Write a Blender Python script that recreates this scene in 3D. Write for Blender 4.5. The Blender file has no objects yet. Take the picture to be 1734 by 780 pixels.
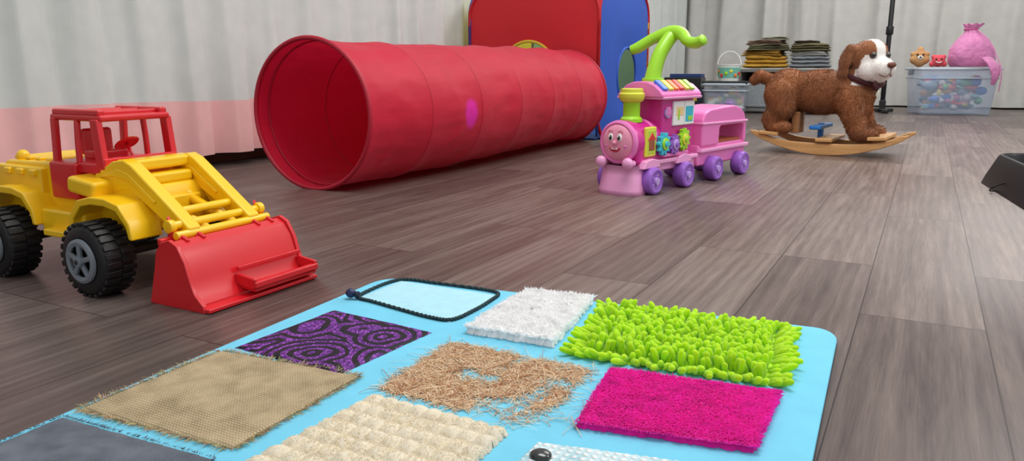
import bpy, bmesh, math, random, bisect
from mathutils import Vector, Matrix, Euler, noise
random.seed(7)
sc=bpy.context.scene
try:
    sc.view_settings.view_transform='Standard'; sc.view_settings.look='None'
except Exception: pass
pi=math.pi; sin=math.sin; cos=math.cos
def lin(c):
    out=[]
    for x in c[:3]:
        x=x/255.0
        out.append(x/12.92 if x<=.04045 else ((x+.055)/1.055)**2.4)
    return out
# ---------------------------------------------------------------- materials
def mat(name,col,rough=.5,var=0.0,vs=8,bump=0,bs=60,bd=.002,metal=0,spec=.5,trans=0,transl=0,alpha=1,sheen=0,attr=False,coat=0,stretch=None,emit=0):
    m=bpy.data.materials.new(name); m.use_nodes=True
    nt=m.node_tree; N=nt.nodes; L=nt.links
    b=N['Principled BSDF']; out=N['Material Output']
    c=lin(col)
    b.inputs['Base Color'].default_value=(*c,1)
    b.inputs['Roughness'].default_value=rough
    b.inputs['Metallic'].default_value=metal
    b.inputs['Specular IOR Level'].default_value=spec
    if sheen: b.inputs['Sheen Weight'].default_value=sheen
    if coat: b.inputs['Coat Weight'].default_value=coat; b.inputs['Coat Roughness'].default_value=.15
    if alpha<1: b.inputs['Alpha'].default_value=alpha
    tc=N.new('ShaderNodeTexCoord'); vec=tc.outputs['Object']
    if stretch:
        mp=N.new('ShaderNodeMapping'); mp.inputs['Scale'].default_value=stretch
        L.new(vec,mp.inputs['Vector']); vec=mp.outputs['Vector']
    colout=None
    if attr:
        a=N.new('ShaderNodeVertexColor'); a.layer_name='Col'; colout=a.outputs['Color']
    if var or not attr:
        n=N.new('ShaderNodeTexNoise'); n.inputs['Scale'].default_value=vs; n.inputs['Detail'].default_value=4
        L.new(vec,n.inputs['Vector'])
        mx=N.new('ShaderNodeMix'); mx.data_type='RGBA'; mx.blend_type='MULTIPLY'
        v=max(var,.02)
        rp=N.new('ShaderNodeMapRange'); rp.inputs['From Min'].default_value=.3; rp.inputs['From Max'].default_value=.7
        rp.inputs['To Min'].default_value=1-v; rp.inputs['To Max'].default_value=1+v
        L.new(n.outputs['Fac'],rp.inputs['Value'])
        mx.inputs[0].default_value=1
        mx.inputs[6].default_value=(*c,1)
        if colout: L.new(colout,mx.inputs[6])
        L.new(rp.outputs['Result'],mx.inputs[7])
        colout=mx.outputs[2]
    L.new(colout,b.inputs['Base Color'])
    if bump:
        n2=N.new('ShaderNodeTexNoise'); n2.inputs['Scale'].default_value=bs; n2.inputs['Detail'].default_value=3
        L.new(vec,n2.inputs['Vector'])
        bp=N.new('ShaderNodeBump'); bp.inputs['Strength'].default_value=bump; bp.inputs['Distance'].default_value=bd
        L.new(n2.outputs['Fac'],bp.inputs['Height']); L.new(bp.outputs['Normal'],b.inputs['Normal'])
    if transl:
        t=N.new('ShaderNodeBsdfTranslucent'); L.new(colout,t.inputs['Color'])
        ms=N.new('ShaderNodeMixShader'); ms.inputs[0].default_value=transl
        L.new(b.outputs[0],ms.inputs[1]); L.new(t.outputs[0],ms.inputs[2]); L.new(ms.outputs[0],out.inputs['Surface'])
    return m
def mathn(nt,op,a,b=None,c=None):
    n=nt.nodes.new('ShaderNodeMath'); n.operation=op
    for i,v in enumerate((a,b,c)):
        if v is None: continue
        if isinstance(v,(int,float)): n.inputs[i].default_value=v
        else: nt.links.new(v,n.inputs[i])
    return n.outputs[0]
# ---------------------------------------------------------------- geometry helpers
def link(o,parent=None,m=None):
    sc.collection.objects.link(o)
    if parent: o.parent=parent
    if m is not None:
        if isinstance(m,(list,tuple)):
            for q in m:o.data.materials.append(q)
        else:o.data.materials.append(m)
    return o
def root(name,loc=(0,0,0),rz=0):
    e=bpy.data.objects.new(name,None); e.empty_display_size=.1
    sc.collection.objects.link(e); e.location=loc; e.rotation_euler=(0,0,rz); return e
def pyd(name,v,f,m=None,parent=None,smooth=True,cols=None,mi=None):
    me=bpy.data.meshes.new(name); me.from_pydata([tuple(x) for x in v],[],f); me.update()
    if smooth: me.polygons.foreach_set('use_smooth',[True]*len(me.polygons))
    if mi: me.polygons.foreach_set('material_index',mi)
    if cols:
        ca=me.color_attributes.new('Col','FLOAT_COLOR','POINT')
        flat=[]
        for c in cols: flat+= [c[0],c[1],c[2],1.0]
        ca.data.foreach_set('color',flat)
    return link(bpy.data.objects.new(name,me),parent,m)
def bev(o,w,seg=2,ang=35):
    if w>0:
        b=o.modifiers.new('bevel','BEVEL'); b.width=w; b.segments=seg; b.limit_method='ANGLE'; b.angle_limit=math.radians(ang); b.harden_normals=True
    return o
def frombm(name,bm,m,parent,loc=(0,0,0),rot=(0,0,0),smooth=True):
    bmesh.ops.recalc_face_normals(bm,faces=bm.faces)
    me=bpy.data.meshes.new(name); bm.to_mesh(me); bm.free()
    if smooth: me.polygons.foreach_set('use_smooth',[True]*len(me.polygons))
    o=link(bpy.data.objects.new(name,me),parent,m); o.location=loc; o.rotation_euler=rot; return o
def box(name,size,loc,m,parent=None,rot=(0,0,0),bevel=.004,seg=2):
    bm=bmesh.new(); bmesh.ops.create_cube(bm,size=1)
    for v in bm.verts: v.co=Vector((v.co.x*size[0],v.co.y*size[1],v.co.z*size[2]))
    o=frombm(name,bm,m,parent,loc,rot); return bev(o,min(bevel,min(size)*.48),seg)
AX={'z':(0,0,0),'x':(0,pi/2,0),'y':(-pi/2,0,0)}
def lathe(name,prof,loc,m,parent=None,axis='z',seg=40,rot=None):
    v=[];f=[]
    for (r,z) in prof:
        for i in range(seg):
            a=2*pi*i/seg; v.append((r*cos(a),r*sin(a),z))
    for j in range(len(prof)-1):
        for i in range(seg):
            k=(i+1)%seg; f.append((j*seg+i,j*seg+k,(j+1)*seg+k,(j+1)*seg+i))
    if prof[0][0]>1e-5: f.append(tuple(range(seg-1,-1,-1)))
    if prof[-1][0]>1e-5: f.append(tuple((len(prof)-1)*seg+i for i in range(seg)))
    bm=bmesh.new(); me=bpy.data.meshes.new('t'); me.from_pydata(v,[],f); bm.from_mesh(me)
    bmesh.ops.remove_doubles(bm,verts=bm.verts,dist=1e-6)
    o=frombm(name,bm,m,parent,loc,rot if rot else AX[axis])
    e=o.modifiers.new('es','EDGE_SPLIT'); e.split_angle=math.radians(40)
    return o
def cyl(name,r,d,loc,m,parent=None,axis='z',r2=None,bevel=.002,seg=32,rot=None):
    r2=r if r2 is None else r2; b=min(bevel,r*.4,d*.4)
    pr=[(r-b,-d/2),(r-b*.3,-d/2+b*.3),(r,-d/2+b),(r2,d/2-b),(r2-b*.3,d/2-b*.3),(r2-b,d/2)]
    return lathe(name,pr,loc,m,parent,axis,seg,rot)
def sph(name,rad,loc,m,parent=None,rot=(0,0,0),seg=24):
    if not hasattr(rad,'__len__'): rad=(rad,)*3
    bm=bmesh.new(); bmesh.ops.create_uvsphere(bm,u_segments=seg,v_segments=seg//2+2,radius=1)
    for v in bm.verts: v.co=Vector((v.co.x*rad[0],v.co.y*rad[1],v.co.z*rad[2]))
    return frombm(name,bm,m,parent,loc,rot)
def prism(name,prof,y0,y1,m,parent=None,bevel=.003,loc=(0,0,0),rot=(0,0,0),seg=2):
    """profile in XZ extruded along Y"""
    n=len(prof); v=[(x,y0,z) for x,z in prof]+[(x,y1,z) for x,z in prof]
    f=[tuple(range(n)),tuple(range(2*n-1,n-1,-1))]+[(i,i+n,(i+1)%n+n,(i+1)%n) for i in range(n)]
    me=bpy.data.meshes.new('t'); me.from_pydata(v,[],f); bm=bmesh.new(); bm.from_mesh(me)
    o=frombm(name,bm,m,parent,loc,rot); return bev(o,bevel,seg,30)
def catmull(P,n,cyc=False):
    P=[Vector(p) for p in P]; out=[]; k=len(P)
    rng=k if cyc else k-1
    for i in range(rng):
        if cyc: a,b,c,d=P[i-1],P[i],P[(i+1)%k],P[(i+2)%k]
        else: a,b,c,d=P[max(i-1,0)],P[i],P[i+1],P[min(i+2,k-1)]
        for j in range(n):
            t=j/n
            out.append(.5*((2*b)+(c-a)*t+(2*a-5*b+4*c-d)*t*t+(3*b-a-3*c+d)*t**3))
    if not cyc: out.append(P[-1])
    return out
def sweep(name,pts,r,m,parent=None,seg=12,cyc=False,n=6,flat=1.0):
    """tube through points; r scalar or list per control point"""
    R=r if hasattr(r,'__len__') else [r]*len(pts)
    C=catmull(pts,n,cyc) if n>1 else [Vector(p) for p in pts]
    RR=[x.x for x in catmull([(q,0,0) for q in R],n,cyc)] if n>1 else list(R)
    v=[];f=[];K=len(C); up=Vector((0,0,1)); prev=None
    for i,p in enumerate(C):
        t=(C[(i+1)%K]-C[i-1]) if cyc else (C[min(i+1,K-1)]-C[max(i-1,0)])
        t.normalize()
        if prev is None:
            a=t.cross(up)
            if a.length<.1: a=t.cross(Vector((1,0,0)))
        else: a=prev-t*prev.dot(t)
        a.normalize(); b=t.cross(a); prev=a
        for j in range(seg):
            q=2*pi*j/seg; v.append(p+a*cos(q)*RR[i]+b*sin(q)*RR[i]*flat)
    for i in range(K if cyc else K-1):
        for j in range(seg):
            i2=(i+1)%K; k=(j+1)%seg
            f.append((i*seg+j,i*seg+k,i2*seg+k,i2*seg+j))
    if not cyc:
        f.append(tuple(range(seg-1,-1,-1))); f.append(tuple((K-1)*seg+j for j in range(seg)))
    return pyd(name,v,f,m,parent)
def rrect(w,h,r,n=6,cx=0,cy=0):
    out=[]
    for (sx,sy,a0) in ((1,1,0),(-1,1,pi/2),(-1,-1,pi),(1,-1,1.5*pi)):
        for i in range(n+1):
            a=a0+pi/2*i/n
            out.append((cx+sx*(w/2-r)+r*cos(a),cy+sy*(h/2-r)+r*sin(a)))
    return out
def organic(name,parts,voxel,it,m,parent=None):
    bm=bmesh.new()
    def ell(c,r,rot=(0,0,0)):
        if not hasattr(r,'__len__'): r=(r,)*3
        M=Matrix.Translation(Vector(c))@Euler(rot).to_matrix().to_4x4()@Matrix.Diagonal((r[0],r[1],r[2],1))
        bmesh.ops.create_uvsphere(bm,u_segments=20,v_segments=12,radius=1,matrix=M)
    for p in parts:
        if p[0]=='e': ell(*p[1:])
        elif p[0]=='m': 
            bmesh.ops.create_uvsphere(bm,u_segments=20,v_segments=12,radius=1,matrix=p[1])
        else:
            _,a,ra,b,rb=p; a=Vector(a);b=Vector(b); k=9
            for i in range(k):
                t=i/(k-1); ell(a.lerp(b,t),ra+(rb-ra)*t)
    me=bpy.data.meshes.new('tmp'); bm.to_mesh(me); bm.free()
    o=bpy.data.objects.new('tmp',me); sc.collection.objects.link(o)
    r=o.modifiers.new('r','REMESH'); r.mode='VOXEL'; r.voxel_size=voxel
    s=o.modifiers.new('s','SMOOTH'); s.factor=.5; s.iterations=it
    dg=bpy.context.evaluated_depsgraph_get(); dg.update()
    me2=bpy.data.meshes.new_from_object(o.evaluated_get(dg)); bpy.data.objects.remove(o)
    me2.name=name; me2.polygons.foreach_set('use_smooth',[True]*len(me2.polygons)); me2.materials.clear()
    return link(bpy.data.objects.new(name,me2),parent,m)
def hairs(name,roots,m,parent=None,rootk=.72,bendk=.28):
    """roots: list of (p,dir,len,width,col)"""
    v=[];f=[];cols=[]
    for (p,d,l,w,c) in roots:
        s=d.cross(Vector((random.uniform(-1,1),random.uniform(-1,1),random.uniform(-1,1))))
        if s.length<1e-4: s=Vector((1,0,0))
        s.normalize(); s*=w*.5
        bend=Vector((random.uniform(-1,1),random.uniform(-1,1),random.uniform(-.7,.3)))*l*bendk
        k=len(v); mid=p+d*l*.55+bend*.35; tip=p+d*l+bend
        v+= [p-s,p+s,mid-s*.8,mid+s*.8,tip]
        f+= [(k,k+1,k+3,k+2),(k+2,k+3,k+4)]
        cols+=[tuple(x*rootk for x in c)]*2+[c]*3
    return pyd(name,v,f,m,parent,smooth=False,cols=cols)

# ================================================================ ROOM
def floor_mat():
    m=bpy.data.materials.new('vinyl_plank_floor'); m.use_nodes=True; nt=m.node_tree; N=nt.nodes; L=nt.links
    b=N['Principled BSDF']; tc=N.new('ShaderNodeTexCoord'); sp=N.new('ShaderNodeSeparateXYZ'); L.new(tc.outputs['Object'],sp.inputs[0])
    ox=mathn(nt,'ADD',sp.outputs['X'],1.6); oy=mathn(nt,'ADD',sp.outputs['Y'],3.2)
    cb=N.new('ShaderNodeCombineXYZ'); L.new(mathn(nt,'ADD',oy,10.35),cb.inputs['X'])
    L.new(mathn(nt,'ADD',ox,5.22),cb.inputs['Y'])
    br=N.new('ShaderNodeTexBrick'); br.offset=.37; br.offset_frequency=3; br.squash=1
    L.new(cb.outputs[0],br.inputs['Vector'])
    br.inputs['Scale'].default_value=1; br.inputs['Brick Width'].default_value=.92; br.inputs['Row Height'].default_value=.172
    br.inputs['Mortar Size'].default_value=.0010; br.inputs['Mortar Smooth'].default_value=.1
    br.inputs['Color1'].default_value=(0,0,0,1); br.inputs['Color2'].default_value=(1,1,1,1); br.inputs['Mortar'].default_value=(.5,.5,.5,1)
    off=mathn(nt,'MULTIPLY',br.outputs['Color'],17.0)
    gx=mathn(nt,'MULTIPLY_ADD',ox,26.0,off); gy=mathn(nt,'MULTIPLY_ADD',oy,2.0,off)
    gv=N.new('ShaderNodeCombineXYZ'); L.new(gx,gv.inputs[0]); L.new(gy,gv.inputs[1])
    n1=N.new('ShaderNodeTexNoise'); n1.inputs['Scale'].default_value=1; n1.inputs['Detail'].default_value=8; n1.inputs['Roughness'].default_value=.7; n1.inputs['Distortion'].default_value=.5
    L.new(gv.outputs[0],n1.inputs['Vector'])
    fx=mathn(nt,'MULTIPLY_ADD',ox,330.0,off); fy=mathn(nt,'MULTIPLY_ADD',oy,11.0,off)
    fv=N.new('ShaderNodeCombineXYZ'); L.new(fx,fv.inputs[0]); L.new(fy,fv.inputs[1])
    n2=N.new('ShaderNodeTexNoise'); n2.inputs['Scale'].default_value=1; n2.inputs['Detail'].default_value=3
    L.new(fv.outputs[0],n2.inputs['Vector'])
    wv=N.new('ShaderNodeTexWave'); wv.bands_direction='X'; wv.inputs['Scale'].default_value=.55; wv.inputs['Distortion'].default_value=7; wv.inputs['Detail'].default_value=3; wv.inputs['Detail Scale'].default_value=.8
    L.new(gv.outputs[0],wv.inputs['Vector'])
    s=mathn(nt,'MULTIPLY',n1.outputs['Fac'],.74)
    s=mathn(nt,'MULTIPLY_ADD',n2.outputs['Fac'],.28,s)
    s=mathn(nt,'MULTIPLY_ADD',br.outputs['Color'],.24,s)
    s=mathn(nt,'MULTIPLY_ADD',wv.outputs['Fac'],.08,s)
    s=mathn(nt,'SUBTRACT',s,.17)
    cr=N.new('ShaderNodeValToRGB'); e=cr.color_ramp.elements
    e[0].position=.22; e[0].color=(*lin((80,66,62)),1); e[1].position=.84; e[1].color=(*lin((162,147,138)),1)
    q=cr.color_ramp.elements.new(.5); q.color=(*lin((118,102,96)),1)
    L.new(s,cr.inputs[0])
    mx=N.new('ShaderNodeMix'); mx.data_type='RGBA'; L.new(br.outputs['Fac'],mx.inputs[0]); L.new(cr.outputs[0],mx.inputs[6]); mx.inputs[7].default_value=(*lin((62,50,46)),1)
    L.new(mx.outputs[2],b.inputs['Base Color'])
    L.new(mathn(nt,'MULTIPLY_ADD',n1.outputs['Fac'],.2,.28),b.inputs['Roughness'])
    b.inputs['Specular IOR Level'].default_value=.45
    bp=N.new('ShaderNodeBump'); bp.inputs['Strength'].default_value=.2; bp.inputs['Distance'].default_value=.001
    L.new(mathn(nt,'SUBTRACT',s,mathn(nt,'MULTIPLY',br.outputs['Fac'],1.0)),bp.inputs['Height']); L.new(bp.outputs[0],b.inputs['Normal'])
    return m
box('floor',(8.6,11.6,.05),(1.6,3.2,-.025),floor_mat(),bevel=0)
WL=-2.62; WB=8.78
mw=mat('wall_paint',(196,190,182),.8,.03)
box('wall_left',(.1,11.6,2.6),(WL-.05,3.2,1.3),mw,bevel=0)
box('wall_back',(8.6,.1,2.6),(1.6,WB+.05,1.3),mw,bevel=0)
mbase=mat('baseboard_wood',(92,66,50),.5,.2,6,stretch=(1,.1,1))
box('baseboard_left',(.03,11.4,.075),(WL+.07,3.2,.0375),mbase,bevel=.004)
box('baseboard_back',(8.4,.03,.06),(1.6,WB-.03,.03),mbase,bevel=.004)

def curtain(name,length,z0,z1,amp,freq,seed,place,mats,band=None,nz=16,dx=.012):
    v=[];f=[];mi=[];n=int(length/dx)
    zs=[z0+(z1-z0)*(j/nz)**1.6 for j in range(nz+1)]
    if band is not None:
        k=min(range(1,nz),key=lambda j:abs(zs[j]-band)); zs[k]=band; zs.insert(k+1,band+.006); kb=k
    else: kb=-1
    for i in range(n+1):
        s=i*dx
        for z in zs:
            w=s*freq+ .9*noise.noise(Vector((s*1.1,seed,z*.25)))*3.5
            a=amp*(.35+1.2*abs(noise.noise(Vector((s*1.3,seed+9,z*.4)))))
            d=a*sin(w)+.30*a*sin(2.3*w+seed)+.014*noise.noise(Vector((s*7,z*1.2,seed)))
            zz=z+ (.016*noise.noise(Vector((s*1.7,seed,3))) if z<(band or 0)+.02 or z==z0 else 0)
            v.append(place(s+.25*a*cos(2*w),d,zz))
    m=len(zs)
    for i in range(n):
        for j in range(m-1):
            f.append((i*m+j,(i+1)*m+j,(i+1)*m+j+1,i*m+j+1)); mi.append(1 if j<kb else 0)
    return pyd(name,v,f,mats,smooth=True,mi=mi)
mcw=mat('curtain_white',(222,226,222),.75,.04,14,bump=.25,bs=160,bd=.001,transl=.15,sheen=.2)
mcp=mat('curtain_pink_satin',(238,184,182),.42,.06,9,bump=.2,bs=60,bd=.001,sheen=.3)
mcg=mat('curtain_grey',(216,215,210),.8,.05,10,bump=.2,bs=120,bd=.001,transl=.1)
curtain('curtain_left',8.45,.055,2.45,.042,30,1.3,lambda s,d,z:(WL+.18+d,.05+s,z),[mcw,mcp],band=.262)
curtain('curtain_back',7.9,.015,2.45,.06,17,5.1,lambda s,d,z:(-2.60+s,WB-.19+d,z),[mcg],dx=.02)

# ================================================================ SENSORY MAT
mt=root('sensory_mat',(.008,-.012,0))
def matquad(a,b):
    NL=Vector((-.796,.08));FL=Vector((-.850,1.080));FR=Vector((-.087,1.165));NR=Vector((-.045,.08))
    return (NL*(1-a)+NR*a)*(1-b)+(FL*(1-a)+FR*a)*b
mm=mat('mat_blue_felt',(112,198,226),.85,.04,30,bump=.3,bs=500,bd=.0006)
outl=[matquad(x,y) for x,y in [((p[0]+.5),(p[1]+.5)) for p in rrect(1,1,.045,6)]]
bm=bmesh.new(); vs=[bm.verts.new((p.x,p.y,.0)) for p in outl]; fc=bm.faces.new(vs)
ex=bmesh.ops.extrude_face_region(bm,geom=[fc])
ZM=.006
for e in ex['geom']:
    if isinstance(e,bmesh.types.BMVert): e.co.z+=ZM
bev(frombm('base_mat',bm,mm,mt,smooth=True),.002,3)
def patch(name,C,m,h=.003,n=40,jag=.002,bumpf=None,seed=0,inset=0):
    C=[Vector(c) for c in C]  # NL, FL, FR, NR
    def P(a,b): return (C[0]*(1-a)+C[3]*a)*(1-b)+(C[1]*(1-a)+C[2]*a)*b
    v=[];f=[]
    for i in range(n+1):
        for j in range(n+1):
            a=i/n;b=j/n; p=P(a,b)
            edge=(i in(0,n))or(j in(0,n))
            q=Vector((p.x,p.y,0))
            if edge:
                nx=noise.noise(q*40+Vector((seed,0,0)))+random.uniform(-.7,.7); ny=noise.noise(q*40+Vector((0,seed,9)))+random.uniform(-.7,.7)
                p=p+Vector((nx,ny))*jag
            z=ZM+(0.0004 if edge else h)
            if not edge:
                z+=.0012*noise.noise(q*25)
                if bumpf: z+=bumpf(a,b)
            v.append((p.x,p.y,z))
    for i in range(n):
        for j in range(n):
            k=i*(n+1)+j; f.append((k,k+n+1,k+n+2,k+1))
    return pyd(name,v,f,m,mt),P
def purple_mat():
    m=bpy.data.materials.new('purple_glitter_swirl'); m.use_nodes=True; nt=m.node_tree;N=nt.nodes;L=nt.links;b=N['Principled BSDF']
    tc=N.new('ShaderNodeTexCoord'); nz=N.new('ShaderNodeTexNoise'); nz.inputs['Scale'].default_value=11; L.new(tc.outputs['Object'],nz.inputs['Vector'])
    mxv=N.new('ShaderNodeMix'); mxv.data_type='RGBA'; mxv.blend_type='ADD'; mxv.inputs[0].default_value=.045; L.new(tc.outputs['Object'],mxv.inputs[6]); L.new(nz.outputs['Color'],mxv.inputs[7])
    vo=N.new('ShaderNodeTexVoronoi'); vo.inputs['Scale'].default_value=11; vo.inputs['Randomness'].default_value=.8; L.new(mxv.outputs[2],vo.inputs['Vector'])
    s=mathn(nt,'SINE',mathn(nt,'MULTIPLY',vo.outputs['Distance'],38.0))
    r=N.new('ShaderNodeValToRGB'); r.color_ramp.elements[0].position=.46; r.color_ramp.elements[1].position=.56
    s=mathn(nt,'MULTIPLY_ADD',s,.5,.5); L.new(s,r.inputs[0])
    g=N.new('ShaderNodeTexVoronoi'); g.inputs['Scale'].default_value=520; L.new(tc.outputs['Object'],g.inputs['Vector'])
    gl=N.new('ShaderNodeValToRGB'); gl.color_ramp.elements[0].color=(*lin((74,14,104)),1); gl.color_ramp.elements[1].color=(*lin((206,110,235)),1); gl.color_ramp.elements[0].position=.6; gl.color_ramp.elements[1].position=.98
    L.new(g.outputs['Color'],gl.inputs[0])
    mx=N.new('ShaderNodeMix'); mx.data_type='RGBA'; L.new(r.outputs[0],mx.inputs[0]); mx.inputs[6].default_value=(*lin((14,7,22)),1); L.new(gl.outputs[0],mx.inputs[7])
    L.new(mx.outputs[2],b.inputs['Base Color']); b.inputs['Roughness'].default_value=.6; b.inputs['Specular IOR Level'].default_value=.3
    return m
patch('purple_swirl_fabric',[(-.806,.692),(-.797,.882),(-.604,.870),(-.618,.684)],purple_mat(),h=.003,jag=.001)
def weave_mat(name,c1,c2,scale,bd=.0015,rough=.9,ms=.6,nz_=.8):
    m=bpy.data.materials.new(name); m.use_nodes=True; nt=m.node_tree;N=nt.nodes;L=nt.links;b=N['Principled BSDF']
    tc=N.new('ShaderNodeTexCoord'); h=None
    for d in ('X','Y'):
        w=N.new('ShaderNodeTexWave'); w.bands_direction=d; w.inputs['Scale'].default_value=scale; w.inputs['Distortion'].default_value=1.2; w.inputs['Detail'].default_value=1; w.inputs['Detail Scale'].default_value=2
        L.new(tc.outputs['Object'],w.inputs['Vector']); h=w.outputs['Fac'] if h is None else mathn(nt,'MULTIPLY',h,w.outputs['Fac'])
    nz=N.new('ShaderNodeTexNoise'); nz.inputs['Scale'].default_value=35; nz.inputs['Detail'].default_value=5; L.new(tc.outputs['Object'],nz.inputs['Vector'])
    s=mathn(nt,'MULTIPLY_ADD',nz.outputs['Fac'],nz_,mathn(nt,'MULTIPLY',h,ms))
    r=N.new('ShaderNodeValToRGB'); r.color_ramp.elements[0].color=(*lin(c1),1); r.color_ramp.elements[1].color=(*lin(c2),1); r.color_ramp.elements[0].position=.25; r.color_ramp.elements[1].position=.8
    L.new(s,r.inputs[0]); L.new(r.outputs[0],b.inputs['Base Color']); b.inputs['Roughness'].default_value=rough; b.inputs['Specular IOR Level'].default_value=.2
    bp=N.new('ShaderNodeBump'); bp.inputs['Strength'].default_value=.8; bp.inputs['Distance'].default_value=bd; L.new(h,bp.inputs['Height']); L.new(bp.outputs[0],b.inputs['Normal'])
    return m
mburl=weave_mat('burlap',(140,122,94),(200,180,144),76)
_,PB=patch('burlap_fabric',[(-.806,.472),(-.811,.672),(-.592,.694),(-.585,.490)],mburl,h=.0035,n=60,jag=.0025,seed=4)
mthread=mat('thread',(170,146,104),.9,attr=True)
def rim_hairs(P,k,l,w,col,spread=.6,z=ZM+.002):
    R=[]
    for _ in range(k):
        t=random.random(); s=random.randrange(4)
        a,b=[(t,0),(t,1),(0,t),(1,t)][s]; o=[(0,-1),(0,1),(-1,0),(1,0)][s]
        p=P(a,b); d=Vector((o[0]+random.uniform(-spread,spread),o[1]+random.uniform(-spread,spread),random.uniform(-.05,.4))).normalized()
        cc=tuple(x*random.uniform(.75,1.2) for x in col)
        R.append((Vector((p.x,p.y,z)),d,l*random.uniform(.4,1.3),w,cc))
    return R
hairs('burlap_fringe',rim_hairs(PB,1500,.010,.0010,lin((190,168,128))),mthread,mt)
mgrey=weave_mat('grey_felt',(70,76,86),(118,124,134),150,.0005)
_,PG=patch('grey_fabric',[(-.800,.27),(-.806,.452),(-.585,.468),(-.56,.28)],mgrey,h=.003,jag=.0012,seed=8)
hairs('grey_fringe',rim_hairs(PG,700,.005,.0008,lin((92,98,108))),mthread,mt)
mfur=mat('fur_fibres',(255,255,255),.85,attr=True,spec=.1,sheen=.2,transl=.35)
mfurw=mat('fleece_fibres',(255,255,255),.85,attr=True,spec=.1,sheen=.3,transl=.5)
def furpatch(name,C,base,n,l,w,col,lean=(0,0),var=.15,spread=.5,clump=0,bumpf=None,under=.003,rootk=.85,wk=1.6,out=1.0,seg=40,jag=.003,fm=None):
    _,P=patch(name+'_backing',C,base,h=under,jag=jag,bumpf=bumpf,n=seg)
    R=[]
    for _ in range(n):
        a=random.random();b=random.random(); p=P(a,b)
        z=ZM+under+(bumpf(a,b) if bumpf else 0)-.0005
        cl=Vector((noise.noise(Vector((p.x*clump,p.y*clump,1))),noise.noise(Vector((p.x*clump,p.y*clump,7))),0))*wk if clump else Vector((0,0,0))
        d=Vector((lean[0]+random.uniform(-spread,spread),lean[1]+random.uniform(-spread,spread),1))+cl
        e=min(a,1-a,b,1-b)
        if e<.05: 
            c=P(.5,.5); d+=Vector((p.x-c.x,p.y-c.y,0)).normalized()*out
        d.normalize(); k=random.uniform(1-var,1+var*.6)*(1+.18*noise.noise(Vector((p.x*60,p.y*60,3))))
        R.append((Vector((p.x,p.y,z)),d,l*random.uniform(.6,1.15),w,tuple(min(1,x*k) for x in col)))
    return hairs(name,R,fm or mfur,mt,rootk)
mwf=mat('white_fleece',(255,255,255),.9,.02,60,bump=.4,bs=140,bd=.003,transl=.1)
wf=lambda a,b:.004*(.5+.5*noise.noise(Vector((a*22,b*26,1))))
furpatch('white_fleece_fur',[(-.560,.892),(-.566,1.098),(-.452,1.112),(-.424,.900)],mwf,11000,.0085,.0034,(1,1,1),spread=.9,clump=110,var=.0,rootk=1.0,under=.008,bumpf=wf,seg=60,fm=mfurw)
mpk=mat('pink_fur_base',(240,30,168),.9,.1,40,transl=.2)
furpatch('pink_fur',[(-.303,.697),(-.323,.853),(-.124,.884),(-.122,.732)],mpk,26000,.0060,.0015,lin((255,58,200)),lean=(.9,-.9),clump=18,wk=1.2,var=.08,under=.007,rootk=.9,out=.8)
mbe=mat('beige_plush_base',(236,225,202),.9,.06,50,bump=.4,bs=300,bd=.0015,transl=.15)
bf=lambda a,b:.0062*(abs(sin(a*pi*9))*abs(sin(b*pi*10)))**.6
furpatch('beige_popcorn_plush',[(-.552,.42),(-.537,.655),(-.359,.652),(-.350,.42)],mbe,15000,.0030,.0011,lin((246,236,214)),clump=20,wk=.6,var=.05,bumpf=bf,under=.004,rootk=.97,spread=1.0,out=4,seg=110)
mnet=mat('net_panel',(168,220,234),.55,.05,60,bump=.4,bs=900,bd=.0005)
patch('net_panel',[(-.606,.92),(-.608,1.076),(-.808,1.07),(-.808,.95)],mnet,h=.002,jag=0,n=20)
def weavecord(name,P,cyc,r,m):
    C=catmull(P,18,cyc)
    for ph in (0,pi):
        pts=[]
        for i,p in enumerate(C):
            t=(C[(i+1)%len(C)]-C[i-1]).normalized()
            s=Vector((-t.y,t.x,0)); a=i*1.15+ph
            pts.append(p+s*cos(a)*r*.5+Vector((0,0,1))*sin(a)*r*.4)
        sweep(name,pts,r*.7,m,mt,seg=6,n=1,cyc=cyc)
mcord=mat('zip_cord_dark',(22,48,52),.75,.3,200)
cz=ZM+.003
weavecord('zip_border',[(-.812,.968,cz),(-.816,1.04,cz),(-.800,1.076,cz),(-.74,1.082,cz),(-.65,1.088,cz),(-.612,1.080,cz),(-.603,1.04,cz),(-.600,.98,cz),(-.606,.928,cz),(-.64,.921,cz),(-.70,.93,cz),(-.77,.943,cz),(-.80,.947,cz)],True,.0029,mcord)
sph('zip_end_knob',(.009,.008,.008),(-.816,.944,ZM+.010),mat('knob_blue',(26,36,78),.35),mt)
cyl('zip_end_ring',.006,.007,(-.804,.946,ZM+.008),mat('knob_dark',(18,24,44),.5),mt,axis='x')
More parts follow.
